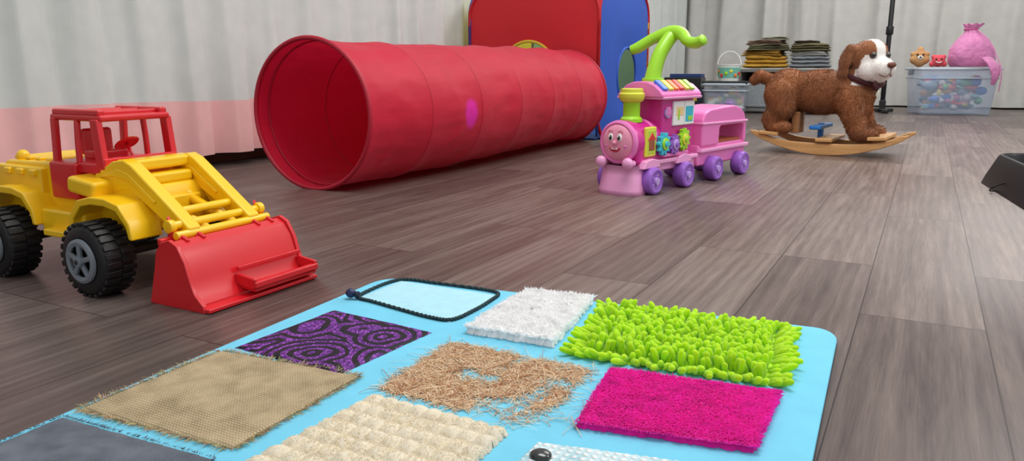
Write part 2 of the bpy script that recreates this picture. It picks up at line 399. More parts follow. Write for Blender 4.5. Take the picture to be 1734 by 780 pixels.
def chenille():
    NL=Vector((-.388,.885));FL=Vector((-.420,1.095));FR=Vector((-.150,1.110));NR=Vector((-.130,.910))
    v=[];f=[];cols=[]; na,nb=30,22; seg=7
    for i in range(na):
        for j in range(nb):
            a=(i+.5+random.uniform(-.35,.35))/na; b=(j+.5+random.uniform(-.35,.35))/nb
            p=(NL*(1-a)+NR*a)*(1-b)+(FL*(1-a)+FR*a)*b
            L0=random.uniform(.019,.029); R0=random.uniform(.0038,.0048)
            d=Vector((random.uniform(-.36,.36),random.uniform(-.36,.36),1))
            e=min(a,1-a,b,1-b)
            if e<.07: c=(NL+FR)/2; o=(p-c).normalized(); d+=Vector((o.x,o.y,-.35))*1.0
            d.normalize(); bend=Vector((random.uniform(-1,1),random.uniform(-1,1),-.3))*.005
            s=d.cross(Vector((0,1,.2))).normalized(); t=d.cross(s)
            base=Vector((p.x,p.y,ZM)); k0=len(v); k=random.uniform(.9,1.08); col=tuple(min(1,x*k) for x in lin((210,254,36)))
            prof=[(0,.80),(.2,.95),(.45,1.05),(.7,1.05),(.88,.9),(.97,.55),(1,.08)]
            for (q,rr) in prof:
                c=base+d*L0*q+bend*q*q
                for m_ in range(seg):
                    an=2*pi*m_/seg+q*2; w=rr*R0*(1+random.uniform(-.08,.08)); v.append(c+s*cos(an)*w+t*sin(an)*w)
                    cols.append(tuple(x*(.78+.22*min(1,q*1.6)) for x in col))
            for q in range(len(prof)-1):
                for m_ in range(seg):
                    n=(m_+1)%seg; f.append((k0+q*seg+m_,k0+q*seg+n,k0+(q+1)*seg+n,k0+(q+1)*seg+m_))
    mc=mat('lime_chenille',(200,250,30),.85,attr=True,bump=.35,bs=900,bd=.001,sheen=.4,spec=.15,transl=.35)
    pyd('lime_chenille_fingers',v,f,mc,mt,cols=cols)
    patch('lime_chenille_backing',[NL,FL,FR,NR],mat('lime_backing',(180,232,30),.9),h=.002)
chenille()
# --- coconut fibre: thin flat square of matted fibre, ragged on the near right
def coir():
    NL=Vector((-.545,.678));FL=Vector((-.556,.848));FR=Vector((-.352,.850));NR=Vector((-.340,.678))
    v=[];f=[];cols=[]
    def dens(x,y,a,b):
        n=noise.noise(Vector((x*16,y*16,2)))+.5*noise.noise(Vector((x*40,y*40,5)))
        return n+.28-.85*max(0,a-.45)*(1.5-b)
    for i in range(9500):
        stray=i>9300
        a=random.uniform(-.01,1.01);b=random.uniform(-.01,1.01)
        if stray: a=random.uniform(-.06,1.2); b=random.uniform(-.06,1.04)
        p=(NL*(1-a)+NR*a)*(1-b)+(FL*(1-a)+FR*a)*b
        dd=dens(p.x,p.y,a,b)
        if not stray and dd<0 and random.random()<.90: continue
        an=random.uniform(0,2*pi); l=random.uniform(.006,.022) if not stray else random.uniform(.02,.045); w=random.uniform(.00025,.0005); cur=random.uniform(-60,60) if not stray else random.uniform(-30,30)
        z=ZM+random.uniform(.0003,.0024); k=random.uniform(.85,1.15); c=tuple(min(1,x*k) for x in random.choice([lin((226,198,164)),lin((214,180,142)),lin((236,214,184)),lin((176,120,82)),lin((212,178,140))]))
        k0=len(v); n=5; zz=random.uniform(0,.0010) if not stray else .003
        for j in range(n+1):
            t=j/n; s=Vector((-sin(an),cos(an),0))*w
            q=Vector((p.x,p.y,z+zz*4*t*(1-t))); v+=[q-s,q+s]; cols+=[c,c]
            p=p+Vector((cos(an),sin(an)))*l/n; an+=cur*l/n
        for j in range(n): f.append((k0+2*j,k0+2*j+1,k0+2*j+3,k0+2*j+2))
    pyd('coconut_fibre',v,f,mat('coir',(180,130,85),.8,attr=True,spec=.2,transl=.2),mt,smooth=False,cols=cols)
    v=[];f=[]; n=120; idx={}
    for i in range(n):
        for j in range(n):
            a=(i+.5)/n;b=(j+.5)/n; p=(NL*(1-a)+NR*a)*(1-b)+(FL*(1-a)+FR*a)*b
            if dens(p.x,p.y,a,b)+.5*noise.noise(Vector((p.x*130,p.y*130,4)))<.16: continue
            q=[]
            for (di,dj) in ((0,0),(1,0),(1,1),(0,1)):
                key=(i+di,j+dj)
                if key not in idx:
                    a2=(i+di)/n;b2=(j+dj)/n; p2=(NL*(1-a2)+NR*a2)*(1-b2)+(FL*(1-a2)+FR*a2)*b2
                    idx[key]=len(v); v.append((p2.x+random.uniform(-.0008,.0008),p2.y+random.uniform(-.0008,.0008),ZM+.0012))
                q.append(idx[key])
            f.append(tuple(q))
    pyd('coconut_web',v,f,mat('coir_web',(214,184,148),.95,.16,120,bump=.6,bs=400,bd=.001),mt)
coir()
mnw=weave_mat('white_mesh_cloth',(150,196,206),(236,242,242),36,.003,.6)
patch('white_mesh_fabric',[(-.325,.44),(-.322,.645),(-.115,.695),(-.10,.45)],mnw,h=.004,jag=.001,n=50,bumpf=lambda a,b:.0015*abs(sin(a*pi*22)*sin(b*pi*22)))
mblk=mat('black_button',(14,22,20),.22,coat=.5)
for i,(x,y) in enumerate([(-.304,.618),(-.16,.52),(-.30,.50)]): sph('button_%d'%i,(.011,.011,.005),(x,y,ZM+.006),mblk,mt)

# ================================================================ TOY LOADER
ld=root('toy_loader_truck',(-1.33,.895,0))
Y=mat('yellow_plastic',(250,200,16),.32,.03,5,coat=.2)
Rp=mat('red_plastic',(212,26,36),.3,.03,5,coat=.25)
Bk=mat('tyre_black',(22,23,25),.48,.06,30)
Gr=mat('hub_grey',(120,128,136),.4,.05)
Gd=mat('hub_recess',(40,42,46),.6,.05)
Dk=mat('dark_underside',(40,36,30),.7)
def wheel(parent,x,y,side):
    r=.064;w=.058
    W=root('wheel'); W.parent=parent; W.location=(x,y,r); W.rotation_euler=(0,0,0 if side<0 else pi)
    pr=[(.036,-w/2+.004),(.040,-w/2),(.055,-w/2+.001),(.0605,-w/2+.006),(.0615,-w/2+.012),(.0615,w/2-.012),(.0605,w/2-.006),(.055,w/2-.001),(.036,w/2)]
    lathe('tyre',[(p,q) for p,q in pr],(0,0,0),Bk,W,axis='y',seg=48)
    for i in range(26):
        a=2*pi*i/26
        for s in (-1,1):
            box('tread_%d'%i,(.0095,w*.44,.006),(.0618*cos(a+s*.05),s*w*.24,.0618*sin(a+s*.05)),Bk,W,rot=(0,-(a+s*.05)+pi/2,0),bevel=.001,seg=1)
    cyl('rim_recess',.035,.004,(0,-w/2+.002,0),Gd,W,axis='y')
    lathe('rim_lip',[(.027,.0),(.027,-.004),(.033,-.006),(.0375,-.004),(.0385,.0)],(0,-w/2-.001,0),Gr,W,rot=(-pi/2,0,0))
    for i in range(5):
        a=2*pi*i/5+.3
        box('spoke_%d'%i,(.026,.007,.009),(.018*cos(a),-w/2-.003,.018*sin(a)),Gr,W,rot=(0,-a,0),bevel=.002)
    cyl('hub_cap',.010,.012,(0,-w/2-.005,0),Gr,W,axis='y'); cyl('hub_bore',.004,.002,(0,-w/2-.0115,0),Gd,W,axis='y')
RX=-.160
for x,y,s in ((.112,-.128,-1),(RX,-.128,-1),(.112,.128,1),(RX,.128,1)): wheel(ld,x,y,s)
cyl('axle_front',.008,.2,(.112,0,.064),Dk,ld,axis='y'); cyl('axle_rear',.008,.2,(RX,0,.064),Dk,ld,axis='y')
prism('hull',[(-.265,.115),(-.268,.150),(-.250,.160),(-.245,.198),(-.232,.207),(-.085,.210),(-.08,.150),(.035,.150),(.045,.182),(.10,.186),(.148,.178),(.158,.160),(.158,.100),(.12,.09),(.07,.098),(.03,.078),(-.08,.078),(-.11,.10),(-.18,.105)],-.074,.074,Y,ld,bevel=.006)
box('rear_bumper',(.03,.17,.035),(-.275,0,.135),Y,ld,bevel=.008)
for i in range(4): box('hood_rib_%d'%i,(.018,.12,.006),(-.22+.034*i,0,.211),Y,ld,bevel=.003)
sph('tail_lamp',(.012,.012,.012),(-.215,-.05,.213),Y,ld)
for s in (-1,1):
    y0,y1=(s*.062,s*.122) if s>0 else (-.122,-.062)
    for nm,cx,hh in (('front',.112,0),('rear',RX,.0)):
        out=[(-.088,.088),(-.082,.128),(-.055,.158),(-.02,.166),(.02,.166),(.055,.158),(.080,.128),(.086,.10)]
        inn=[(.076,.10),(.070,.122),(.048,.146),(.018,.152),(-.018,.152),(-.048,.146),(-.071,.122),(-.078,.088)]
        prism('fender_'+nm,[(cx+a,b+hh) for a,b in out+inn],y0,y1,Y,ld,bevel=.003)
    box('fender_block',(.075,.05,.03),(.055,s*.088,.178),Y,ld,bevel=.008,rot=(0,.12,0))
    box('side_sill',(.13,.045,.05),(-.015,s*.085,.105),Y,ld,bevel=.006)
    box('side_step',(.07,.03,.012),(-.01,s*.112,.092),Y,ld,bevel=.003)
    box('rear_side_panel',(.15,.02,.05),(-.175,s*.078,.175),Y,ld,bevel=.005)
    for i in range(3): box('side_rib',(.02,.012,.012),(-.12-.04*i,s*.088,.19),Y,ld,bevel=.003)
box('door_panel',(.078,.168,.068),(-.038,0,.180),Rp,ld,bevel=.005)
box('cab_base',(.14,.15,.02),(-.005,0,.205),Rp,ld,bevel=.004)
for s in (-1,1):
    prism('pillar_rear',[(-.080,.205),(-.066,.205),(-.060,.292),(-.074,.292)],s*.068-.005,s*.068+.005,Rp,ld,bevel=.002)
    sweep('pillar_mid',[(-.004,s*.069,.205),(-.004,s*.068,.25),(-.004,s*.065,.292)],.0055,Rp,ld,seg=8,n=3)
    prism('pillar_front',[(.054,.205),(.076,.205),(.066,.292),(.046,.292)],s*.070-.006,s*.070+.006,Rp,ld,bevel=.002)
    box('roof_rail',(.135,.016,.012),(-.004,s*.062,.303),Rp,ld,bevel=.004)
box('roof',(.148,.142,.012),(-.004,0,.294),Rp,ld,bevel=.005)
for i in (-1,0,1): box('roof_rib_%d'%i,(.012,.12,.008),(-.004+i*.05,0,.302),Rp,ld,bevel=.003)
box('windshield_sill',(.012,.15,.022),(.070,0,.214),Rp,ld,bevel=.003)
box('seat_base',(.05,.06,.02),(-.03,0,.222),Rp,ld,bevel=.006); box('seat_back',(.015,.06,.05),(-.055,0,.245),Rp,ld,bevel=.006)
lathe('steering_wheel',[(.016,0),(.020,.002),(.0225,0),(.020,-.002),(.016,0)],(.035,0,.245),Rp,ld,rot=(0,-.6,0))
sweep('steering_column',[(.055,0,.21),(.035,0,.245)],.003,Rp,ld,n=1,seg=6)
for i,y in enumerate((-.062,.066)):
    prism('lift_arm_%d'%i,[(.035,.172),(.045,.198),(.095,.222),(.125,.226),(.145,.218),(.210,.172),(.280,.122),(.278,.100),(.265,.096),(.185,.146),(.135,.174),(.09,.166)],y-.013,y+.013,Y,ld,bevel=.004)
    prism('arm_rib_%d'%i,[(.06,.192),(.11,.210),(.14,.203),(.205,.160),(.200,.155),(.135,.192),(.10,.196)],y-.016,y+.016,Y,ld,bevel=.002)
    sweep('hydraulic_%d'%i,[(.14,y*.45,.155),(.265,y*.45,.112)],.0085,Y,ld,n=1,seg=12)
    sweep('hydraulic_rod_%d'%i,[(.10,y*.45,.168),(.16,y*.45,.149)],.012,Y,ld,n=1,seg=12)
box('arm_cross_beam',(.04,.14,.020),(.112,0.002,.214),Y,ld,bevel=.006)
box('front_hood',(.09,.10,.02),(.10,.002,.188),Y,ld,bevel=.006)
box('front_grille',(.012,.10,.055),(.160,0,.130),Y,ld,bevel=.004)
for x,z,l in ((.230,.142,.15),(.258,.126,.19),(.275,.112,.20)):
    cyl('cross_pin',.0072,l,(x,.002,z),Y,ld,axis='y')
for s in (-1,1): cyl('pin_cap',.011,.012,(.258,.002+s*.095,.126),Y,ld,axis='y')
BK=root('bucket'); BK.parent=ld; KX=.82
def bx(x): return .238+(x-.238)*KX
BU=[(.238,.0),(.240,.008),(.252,.050),(.262,.085),(.276,.102),(.298,.108),(.318,.100),(.336,.078),(.347,.050),(.356,.028),(.372,.012),(.374,.0)]
inner=[(.366,.0),(.364,.008),(.349,.024),(.340,.048),(.330,.074),(.314,.093),(.298,.100),(.280,.096),(.268,.082),(.258,.050),(.246,.004),(.244,.0)]
prism('bucket_shell',[(bx(x),z) for x,z in BU+inner],-.118,.118,Rp,BK,bevel=.0015)
for s in (-1,1):
    prism('bucket_side',[(bx(x),z) for x,z in [(.228,0),(.232,.010),(.250,.058),(.260,.090),(.276,.106),(.300,.112),(.322,.104),(.341,.078),(.352,.048),(.362,.028),(.384,.012),(.388,.0)]],s*.119-.004,s*.119+.004,Rp,BK,bevel=.0015)
box('bucket_lip',(.026,.244,.007),(bx(.384),0,.0045),Rp,BK,bevel=.002)
box('ledge_front_bar',(.011,.150,.012),(bx(.404),.042,.026),Rp,BK,bevel=.003)
for y in (-.030,.113): box('ledge_side_bar',(.045,.008,.020),(bx(.380),y,.030),Rp,BK,bevel=.003,rot=(0,.12,0))
box('ledge_shelf',(.042,.145,.004),(bx(.380),.042,.018),Rp,BK,bevel=.001,rot=(0,.1,0))
box('ledge_top_rail',(.006,.145,.008),(bx(.358),.042,.050),Rp,BK,bevel=.002)
for y in (-.090,-.058,.062,.094):
    prism('bucket_tooth',[(bx(x),z) for x,z in [(.250,.085),(.254,.142),(.268,.118),(.29,.114),(.31,.107),(.30,.09)]],y-.003,y+.003,Rp,BK,bevel=.001)
    prism('bucket_gusset',[(bx(x),z) for x,z in [(.26,.09),(.262,.120),(.29,.114),(.30,.1)]],y-.006,y+.006,Rp,BK,bevel=.001)
box('bucket_top_flange',(.010,.236,.012),(bx(.264),0,.104),Rp,BK,bevel=.003)

# ================================================================ PLAY TUNNEL
tn=root('play_tunnel',(-1.700,0,0))
mtun=mat('tunnel_red_fabric',(212,22,58),.55,.05,5,bump=.4,bs=22,bd=.007,transl=.28,sheen=.1,stretch=(1,.45,1),spec=.35)
mtrim=mat('tunnel_trim',(176,16,46),.5,.05)
YA,YB=1.812,3.755; RT=.2375
def tunnel():
    v=[];f=[];n=200;seg=110; nring=6
    for i in range(n+1):
        t=i/n; y=YA+(YB-YA)*t
        for j in range(seg):
            a=2*pi*j/seg
            ph=(t*nring)%1.0; sag=sin(pi*ph)
            cr=noise.noise(Vector((cos(a)*2.4,sin(a)*2.4,y*7)))
            cr2=noise.noise(Vector((cos(a)*7,sin(a)*7,y*3.5+5)))
            r=RT-.0045*sag-.009*abs(cr)*sag-.0045*abs(cr2)*sag**.5
            r+=.003*sin(a*3+t*9)*sag
            x=r*cos(a); z=RT+r*sin(a)
            v.append((x+.010*sin(t*5),y,max(.002,z-.006*sin(t*pi*2))))
    for i in range(n):
        for j in range(seg):
            k=(j+1)%seg; f.append((i*seg+j,i*seg+k,(i+1)*seg+k,(i+1)*seg+j))
    pyd('tunnel_shell',v,f,mtun,tn)
    for q in range(nring+1):
        t=q/nring; y=YA+(YB-YA)*t
        P=[((RT-.0003)*cos(2*pi*j/64)+.010*sin(t*5),y,RT+(RT-.002)*sin(2*pi*j/64)-.006*sin(t*pi*2)) for j in range(64)]
        sweep('wire_ring_%d'%q,P,.0020 if 0<q<nring else .0075,mtrim,tn,seg=8,cyc=True,n=1)
    P=[((RT-.008)*cos(2*pi*j/64),YA+.05,RT+(RT-.010)*sin(2*pi*j/64)) for j in range(64)]
    sweep('mouth_hem',P,.003,mtrim,tn,seg=6,cyc=True,n=1)
tunnel()

# ================================================================ PLAY TENT
tt=root('pop_up_play_tent',(-1.935,4.20,0))
mred=mat('tent_red',(204,26,38),.55,.05,4,bump=.2,bs=10,bd=.01,transl=.15)
mblu=mat('tent_blue',(44,90,192),.55,.05,4,bump=.2,bs=10,bd=.01,transl=.15)
myel=mat('tent_yellow',(236,216,70),.6,.05,transl=.3)
mgrn=mat('tent_green',(150,200,150),.6,.05,transl=.3)
def panel(name,w,h,cr,hc,hr,M,m,trim,holetrim):
    N=96; v=[];f=[]
    R=[0,.33,.66,1]
    def outer(a):
        dx,dy=cos(a),sin(a); ox,oy=hc
        lo,hi=0,3
        for _ in range(26):
            mid=(lo+hi)/2; x=abs(ox+dx*mid); y=oy+dy*mid-h/2; y=abs(y)
            qx=max(x-(w/2-cr),0); qy=max(y-(h/2-cr),0)
            inside=(x<=w/2 and y<=h/2 and (qx==0 or qy==0 or math.hypot(qx,qy)<=cr))
            if inside: lo=mid
            else: hi=mid
        return ox+dx*lo,oy+dy*lo
    for r in R:
        for i in range(N):
            a=2*pi*i/N; xo,yo=outer(a); xi=hc[0]+hr*cos(a); yi=hc[1]+hr*sin(a)
            v.append(M@Vector((xi+(xo-xi)*r,.015*sin(pi*r),yi+(yo-yi)*r)))
    for k in range(3):
        for i in range(N):
            j=(i+1)%N; f.append((k*N+i,k*N+j,(k+1)*N+j,(k+1)*N+i))
    pyd(name,v,f,m,tt)
    sweep(name+'_edge',[v[3*N+i] for i in range(N)],.010,trim,tt,seg=8,cyc=True,n=1)
    if hr>.01: sweep(name+'_window_trim',[v[i] for i in range(N)],.008,holetrim,tt,seg=8,cyc=True,n=1)
S=.79; HH=.81
T=Matrix.Translation; Rz=lambda a:Matrix.Rotation(a,4,'Z')
panel('front_panel',S,HH,.15,(0.02,.36),.165,T((0,-S/2,0))@Rz(pi),mred,mred,myel)
panel('right_panel',S,HH,.15,(-.04,.34),.155,T((S/2,0,0))@Rz(-pi/2),mblu,mred,mblu)
panel('back_panel',S,HH,.15,(0,.35),.16,T((0,S/2,0)),mgrn,myel,myel)
panel('left_panel',S,HH,.15,(0,.35),.16,T((-S/2,0,0))@Rz(pi/2),myel,mblu,mblu)
box('tent_floor',(S-.04,S-.04,.006),(0,0,.006),mblu,tt,bevel=.001)
sweep('corner_pole',[(S/2,-S/2,.02),(S/2,-S/2,.66)],.007,mblu,tt,n=1,seg=8)

# ================================================================ RIDE-ON TRAIN
tr=root('ride_on_toy_train',(-.81,2.19,0),math.radians(257))
PK=mat('pink_plastic',(236,124,194),.32,.02,5,coat=.2)
LP=mat('light_pink_plastic',(240,164,212),.35,.02,5,coat=.2)
MG=mat('magenta_plastic',(206,42,144),.32,.02,5,coat=.2)
PU=mat('purple_plastic',(150,96,196),.35,.02); LPU=mat('lilac_plastic',(190,156,224),.35,.02)
LG=mat('lime_plastic',(160,222,40),.3,.02,coat=.2); YL=mat('yellow_green_plastic',(222,222,70),.32,.02)
CY=mat('cyan_plastic',(60,190,215),.35,.02); WH=mat('white_plastic',(240,240,238),.35,.02)
OR=mat('orange_plastic',(240,120,50),.35,.02); RD=mat('red_toy',(220,50,50),.35,.02); BL=mat('blue_toy',(70,120,220),.35); 
FACE=mat('face_pink',(236,150,180),.4,.02); BLK=mat('print_black',(25,18,22),.4); BR=mat('brown_print',(160,84,52),.5)
PEACH=mat('window_peach',(240,210,150),.5); CGN=mat('card_green',(190,214,70),.4)
def twheel(x,y,s):
    W=root('wheel'); W.parent=tr; W.location=(x,y,.042); W.rotation_euler=(0,0,0 if s<0 else pi)
    lathe('tyre',[(.030,.020),(.038,.020),(.042,.015),(.042,-.012),(.040,-.018),(.034,-.021),(.030,-.018)],(0,0,0),PU,W,rot=(-pi/2,0,0))
    lathe('hub',[(.031,-.016),(.026,-.013),(.022,-.016),(.012,-.017),(.011,-.024),(.0,-.025)],(0,0,0),LPU,W,rot=(-pi/2,0,0))
    for i in range(5):
        a=2*pi*i/5; cyl('hub_stud_%d'%i,.0035,.004,(.018*cos(a),-.017,.018*sin(a)),LPU,W,axis='y')
for x in (-.062,-.262,-.470,-.680):
    for s in (-1,1): twheel(x,s*.078,s)
prism('engine_chassis',[(-.015,.045),(-.02,.092),(-.365,.092),(-.37,.045),(-.30,.045),(-.29,.062),(-.24,.062),(-.10,.062),(-.03,.062)],-.060,.060,LP,tr,bevel=.006)
box('engine_footboard',(.33,.150,.016),(-.20,0,.094),LP,tr,bevel=.006)
for x in (-.062,-.262): prism('wheel_arch',[(x-.05,.080),(x-.035,.104),(x,.110),(x+.035,.104),(x+.05,.080)],-.082,.082,LP,tr,bevel=.004)
def skirt():
    v=[];f=[];n=20
    lv=[(.064,.050,.090),(.068,.056,.06),(.074,.066,.016),(.075,.068,.0)]
    for (ry,rx,z) in lv:
        for i in range(n+1):
            a=-pi/2+pi*i/n; v.append((-.035+ rx*abs(cos(a))**.6*(1 if cos(a)>0 else -1) if abs(cos(a))>1e-6 else -.035, ry*(abs(sin(a))**.7)*(1 if sin(a)>0 else -1),z))
    m=n+1
    for k in range(3):
        for i in range(n): f.append((k*m+i,k*m+i+1,(k+1)*m+i+1,(k+1)*m+i))
    f.append(tuple(range(m))); f.append(tuple(3*m+i for i in range(m)))
    for k in range(3): f.append((k*m,(k+1)*m,(k+1)*m+n,k*m+n))
    pyd('front_skirt',v,f,LP,tr)
skirt()
for s in (-1,1):
    cyl('buffer_stem',.010,.03,(.010,s*.048,.098),LP,tr,axis='x'); sph('buffer',(.014,.018,.018),(.028,s*.048,.100),LP,tr)
cyl('boiler',.066,.17,(-.085,0,.158),MG,tr,axis='x',bevel=.01,seg=48)
box('boiler_saddle',(.15,.125,.07),(-.085,0,.125),MG,tr,bevel=.012)
cyl('boiler_band',.0685,.014,(-.105,0,.158),PK,tr,axis='x',seg=48)
lathe('face_ring',[(.055,0),(.064,0),(.067,.006),(.065,.016),(.059,.020),(.055,.016)],(-.004,0,.160),PK,tr,axis='x',seg=48)
lathe('face_disc',[(.058,0),(.058,.012),(.052,.021),(.04,.027),(.02,.031),(0,.032)],(-.004,0,.160),FACE,tr,axis='x',seg=48)
for s in (-1,1):
    sph('eye_white',(.004,.0085,.012),(.0265,s*.016,.176),WH,tr); sph('eye_iris',(.004,.0048,.0078),(.0295,s*.015,.1755),BLK,tr); sph('eye_glint',(.0015,.002,.0025),(.0333,s*.015-.001,.179),WH,tr)
    sph('cheek',(.005,.008,.007),(.0205,s*.033,.150),PK,tr)
    sweep('eyebrow',[(.025,s*.026,.192),(.0265,s*.018,.196),(.027,s*.010,.193)],.0012,BR,tr,seg=6,n=3)
sph('nose',(.008,.0075,.007),(.030,0,.160),FACE,tr)
MR=mat('mouth_red',(190,30,60),.4)
prism('smile',[(-.020,.147),(-.011,.143),(0,.1415),(.011,.143),(.020,.147),(.015,.137),(.007,.133),(0,.132),(-.007,.133),(-.015,.137)],-.002,.002,MR,tr,bevel=.0007,loc=(.0265,0,0),rot=(0,0,pi/2))
prism('teeth',[(-.013,.1435),(0,.1415),(.013,.1435),(.010,.140),(-.010,.140)],-.002,.002,WH,tr,bevel=.0004,loc=(.0280,0,0),rot=(0,0,pi/2))
lathe('chimney_stack',[(.034,.218),(.034,.228),(.026,.236),(.026,.276),(.028,.28)],(-.060,0,0),LG,tr)
lathe('chimney_top',[(.028,.278),(.036,.284),(.039,.296),(.039,.304),(.034,.308),(.034,.318),(.030,.320),(.026,.312),(.0,.310)],(-.060,0,0),YL,tr)
prism('cab',[(-.135,.10),(-.335,.10),(-.335,.285),(-.32,.30),(-.15,.30),(-.135,.285)],-.064,.064,MG,tr,bevel=.006)
rf=[(-.080,.292),(-.082,.300),(-.072,.312),(-.05,.330),(-.025,.339),(0,.341),(.025,.339),(.05,.330),(.072,.312),(.082,.300),(.080,.292)]
prism('roof',rf,-.125,.125,PK,tr,bevel=.005,loc=(-.228,0,0),rot=(0,0,pi/2))
prism('roof_trim',[(-.086,.286),(-.088,.294),(.088,.294),(.086,.286)],-.120,.120,LP,tr,bevel=.003,loc=(-.228,0,0),rot=(0,0,pi/2))
for i in range(6):
    box('piano_key_%d'%i,(.027,.046,.010),(-.135-.034*i,.056,.328),[BL,YL,OR,RD,YL,LG][i],tr,rot=(-.66,0,0),bevel=.003)
for s in (-1,1):
    yy=s*.066
    box('window_frame',(.135,.010,.078),(-.262,yy,.240),WH,tr,bevel=.004)
    box('window_blue',(.052,.012,.052),(-.295,yy,.236),CY,tr,bevel=.003)
    box('window_slot',(.048,.012,.030),(-.233,yy,.246),PEACH,tr,bevel=.003)
    box('window_bar',(.004,.016,.074),(-.262,yy,.240),WH,tr,bevel=.001)
    box('window_green',(.030,.014,.016),(-.300,yy,.222),LG,tr,bevel=.003)
    box('window_post',(.010,.014,.034),(-.226,yy,.236),LG,tr,bevel=.002)
    cyl('clock_dial',.018,.010,(-.165,yy,.245),LPU,tr,axis='y')
    box('bell_shape',(.028,.014,.030),(-.165,yy,.248),PK,tr,bevel=.008)
    box('side_card',(.062,.012,.092),(-.068,s*.064,.160),YL,tr,bevel=.008)
    box('side_card_frame',(.050,.014,.078),(-.068,s*.0645,.160),CGN,tr,bevel=.006)
    box('card_house',(.034,.016,.034),(-.068,s*.0650,.150),BR,tr,bevel=.003)
    prism('card_roof',[(-.092,.166),(-.044,.166),(-.068,.190)],s*.065-.008,s*.065+.008,RD,tr,bevel=.002)
    for k,(gx,gz,gc,r0) in enumerate(((-.130,.150,CY,.034),(-.195,.144,PU,.030),(-.255,.156,LG,.034))):
        pr=[]
        nt_=10
        for i in range(nt_*4):
            a=2*pi*i/(nt_*4)+k*.2; rr=r0*(1.08 if i%4 in (0,1) else .82); pr.append((gx+rr*cos(a),gz+rr*sin(a)))
        prism('gear_%d'%k,pr,s*.070,s*.082,gc,tr,bevel=.001)
        cyl('gear_ring_%d'%k,r0*.55,.006,(gx,s*.084,gz),[LG,LPU,YL][k],tr,axis='y')
        cyl('gear_hub_%d'%k,r0*.28,.010,(gx,s*.086,gz),[CY,PU,LG][k],tr,axis='y')
    box('tool_rail',(.16,.02,.012),(-.215,s*.066,.112),PK,tr,bevel=.004)
sweep('handle_stem',[(-.175,0,.325),(-.182,0,.365),(-.205,.004,.42),(-.235,.012,.462),(-.255,.020,.485)],[.030,.025,.023,.023,.022],LG,tr,seg=16)
sweep('handle_bar',[(-.215,-.108,.438),(-.222,-.085,.446),(-.240,-.040,.474),(-.256,.015,.492),(-.250,.055,.486),(-.234,.085,.464),(-.222,.120,.456),(-.215,.150,.466)],[.015,.018,.018,.022,.020,.017,.018,.016],LG,tr,seg=14)
cyl('handle_collar',.034,.016,(-.178,0,.342),LG,tr)
prism('wagon_base',[(-.385,.052),(-.38,.082),(-.39,.125),(-.735,.125),(-.750,.112),(-.750,.052)],-.062,.062,PK,tr,bevel=.008)
prism('wagon_floor',[(-.385,.100),(-.390,.112),(-.750,.112),(-.752,.100)],-.076,.076,LP,tr,bevel=.003)
box('coupling',(.06,.03,.02),(-.378,0,.085),MG,tr,bevel=.004)
hood_o=[(-.395,.120),(-.395,.205),(-.412,.232),(-.445,.243),(-.55,.250),(-.63,.252),(-.680,.243),(-.715,.222),(-.733,.19),(-.738,.12)]
hood_i=[(-.718,.12),(-.716,.174),(-.706,.184),(-.535,.184),(-.523,.176),(-.520,.12)]
prism('wagon_seat_hood',hood_o+hood_i,-.070,.070,PK,tr,bevel=.016,seg=4)
prism('wagon_hood_rim',[(-.392,.193),(-.392,.201),(-.740,.197),(-.740,.189)],-.074,.074,LP,tr,bevel=.003)
box('wagon_inside_floor',(.18,.12,.01),(-.618,0,.128),BR,tr,bevel=.002)

# ================================================================ ROCKING DOG
dg_=root('rocking_plush_dog',(-.37,3.76,0),math.radians(-6))
WD=mat('pine_wood',(208,158,100),.45,.14,9,stretch=(1,8,8),coat=.15)
WD2=mat('pine_wood_dark',(176,122,76),.5,.16,9,stretch=(1,8,8))
def runner(y):
    top=[];bot=[];n=24
    for i in range(n+1):
        x=-.33+.66*i/n; t=x/.33
        bot.append((x,.085*t*t if abs(t)<1 else .09)); top.append((x,.052+.050*t*t*t*t+ .012*t*t))
    top[0]=(-.33,.100);top[-1]=(.335,.104)
    prism('runner',bot+top[::-1],y-.011,y+.011,WD,dg_,bevel=.004)
runner(-.125); runner(.125)
for x,z,w in ((-.245,.082,.085),(.0,.062,.07),(.215,.078,.075)):
    box('cross_plank',(w,.30,.016),(x,0,z+.006),WD,dg_,bevel=.004,rot=(0,(-x)*.28,0))
for s in (-1,1):
    box('seat_post',(.035,.03,.10),(-.150,s*.035,.135),WD2,dg_,bevel=.004)
FB=mat('footrest_blue',(30,120,200),.4)
box('foot_rest_blue',(.05,.26,.018),(-.045,0,.120),FB,dg_,bevel=.006)
box('foot_rest_post',(.022,.03,.08),(-.045,0,.095),FB,dg_,bevel=.004)
HM=Matrix.Translation((.130,-.025,.410))@Matrix.Rotation(math.radians(-40),4,'Z')@Matrix.Rotation(math.radians(4),4,'Y')
def hp(p): return tuple(HM@Vector(p))
def hm(c,r,rot=(0,0,0)): return ('m',HM@Matrix.Translation(c)@Euler(rot).to_matrix().to_4x4()@Matrix.Diagonal((r[0],r[1],r[2],1)))
parts=[('e',(-.05,0,.275),(.18,.095,.098)),('e',(-.205,0,.275),(.100,.102,.102)),('e',(.075,0,.275),(.098,.098,.112)),('e',(.095,0,.205),(.068,.08,.07)),
 ('c',(.09,0,.31),.082,(.125,-.015,.385),.068),
 ('c',(-.285,0,.325),.026,(-.335,-.005,.345),.028),('c',(-.335,-.005,.345),.028,(-.362,-.01,.325),.022)]
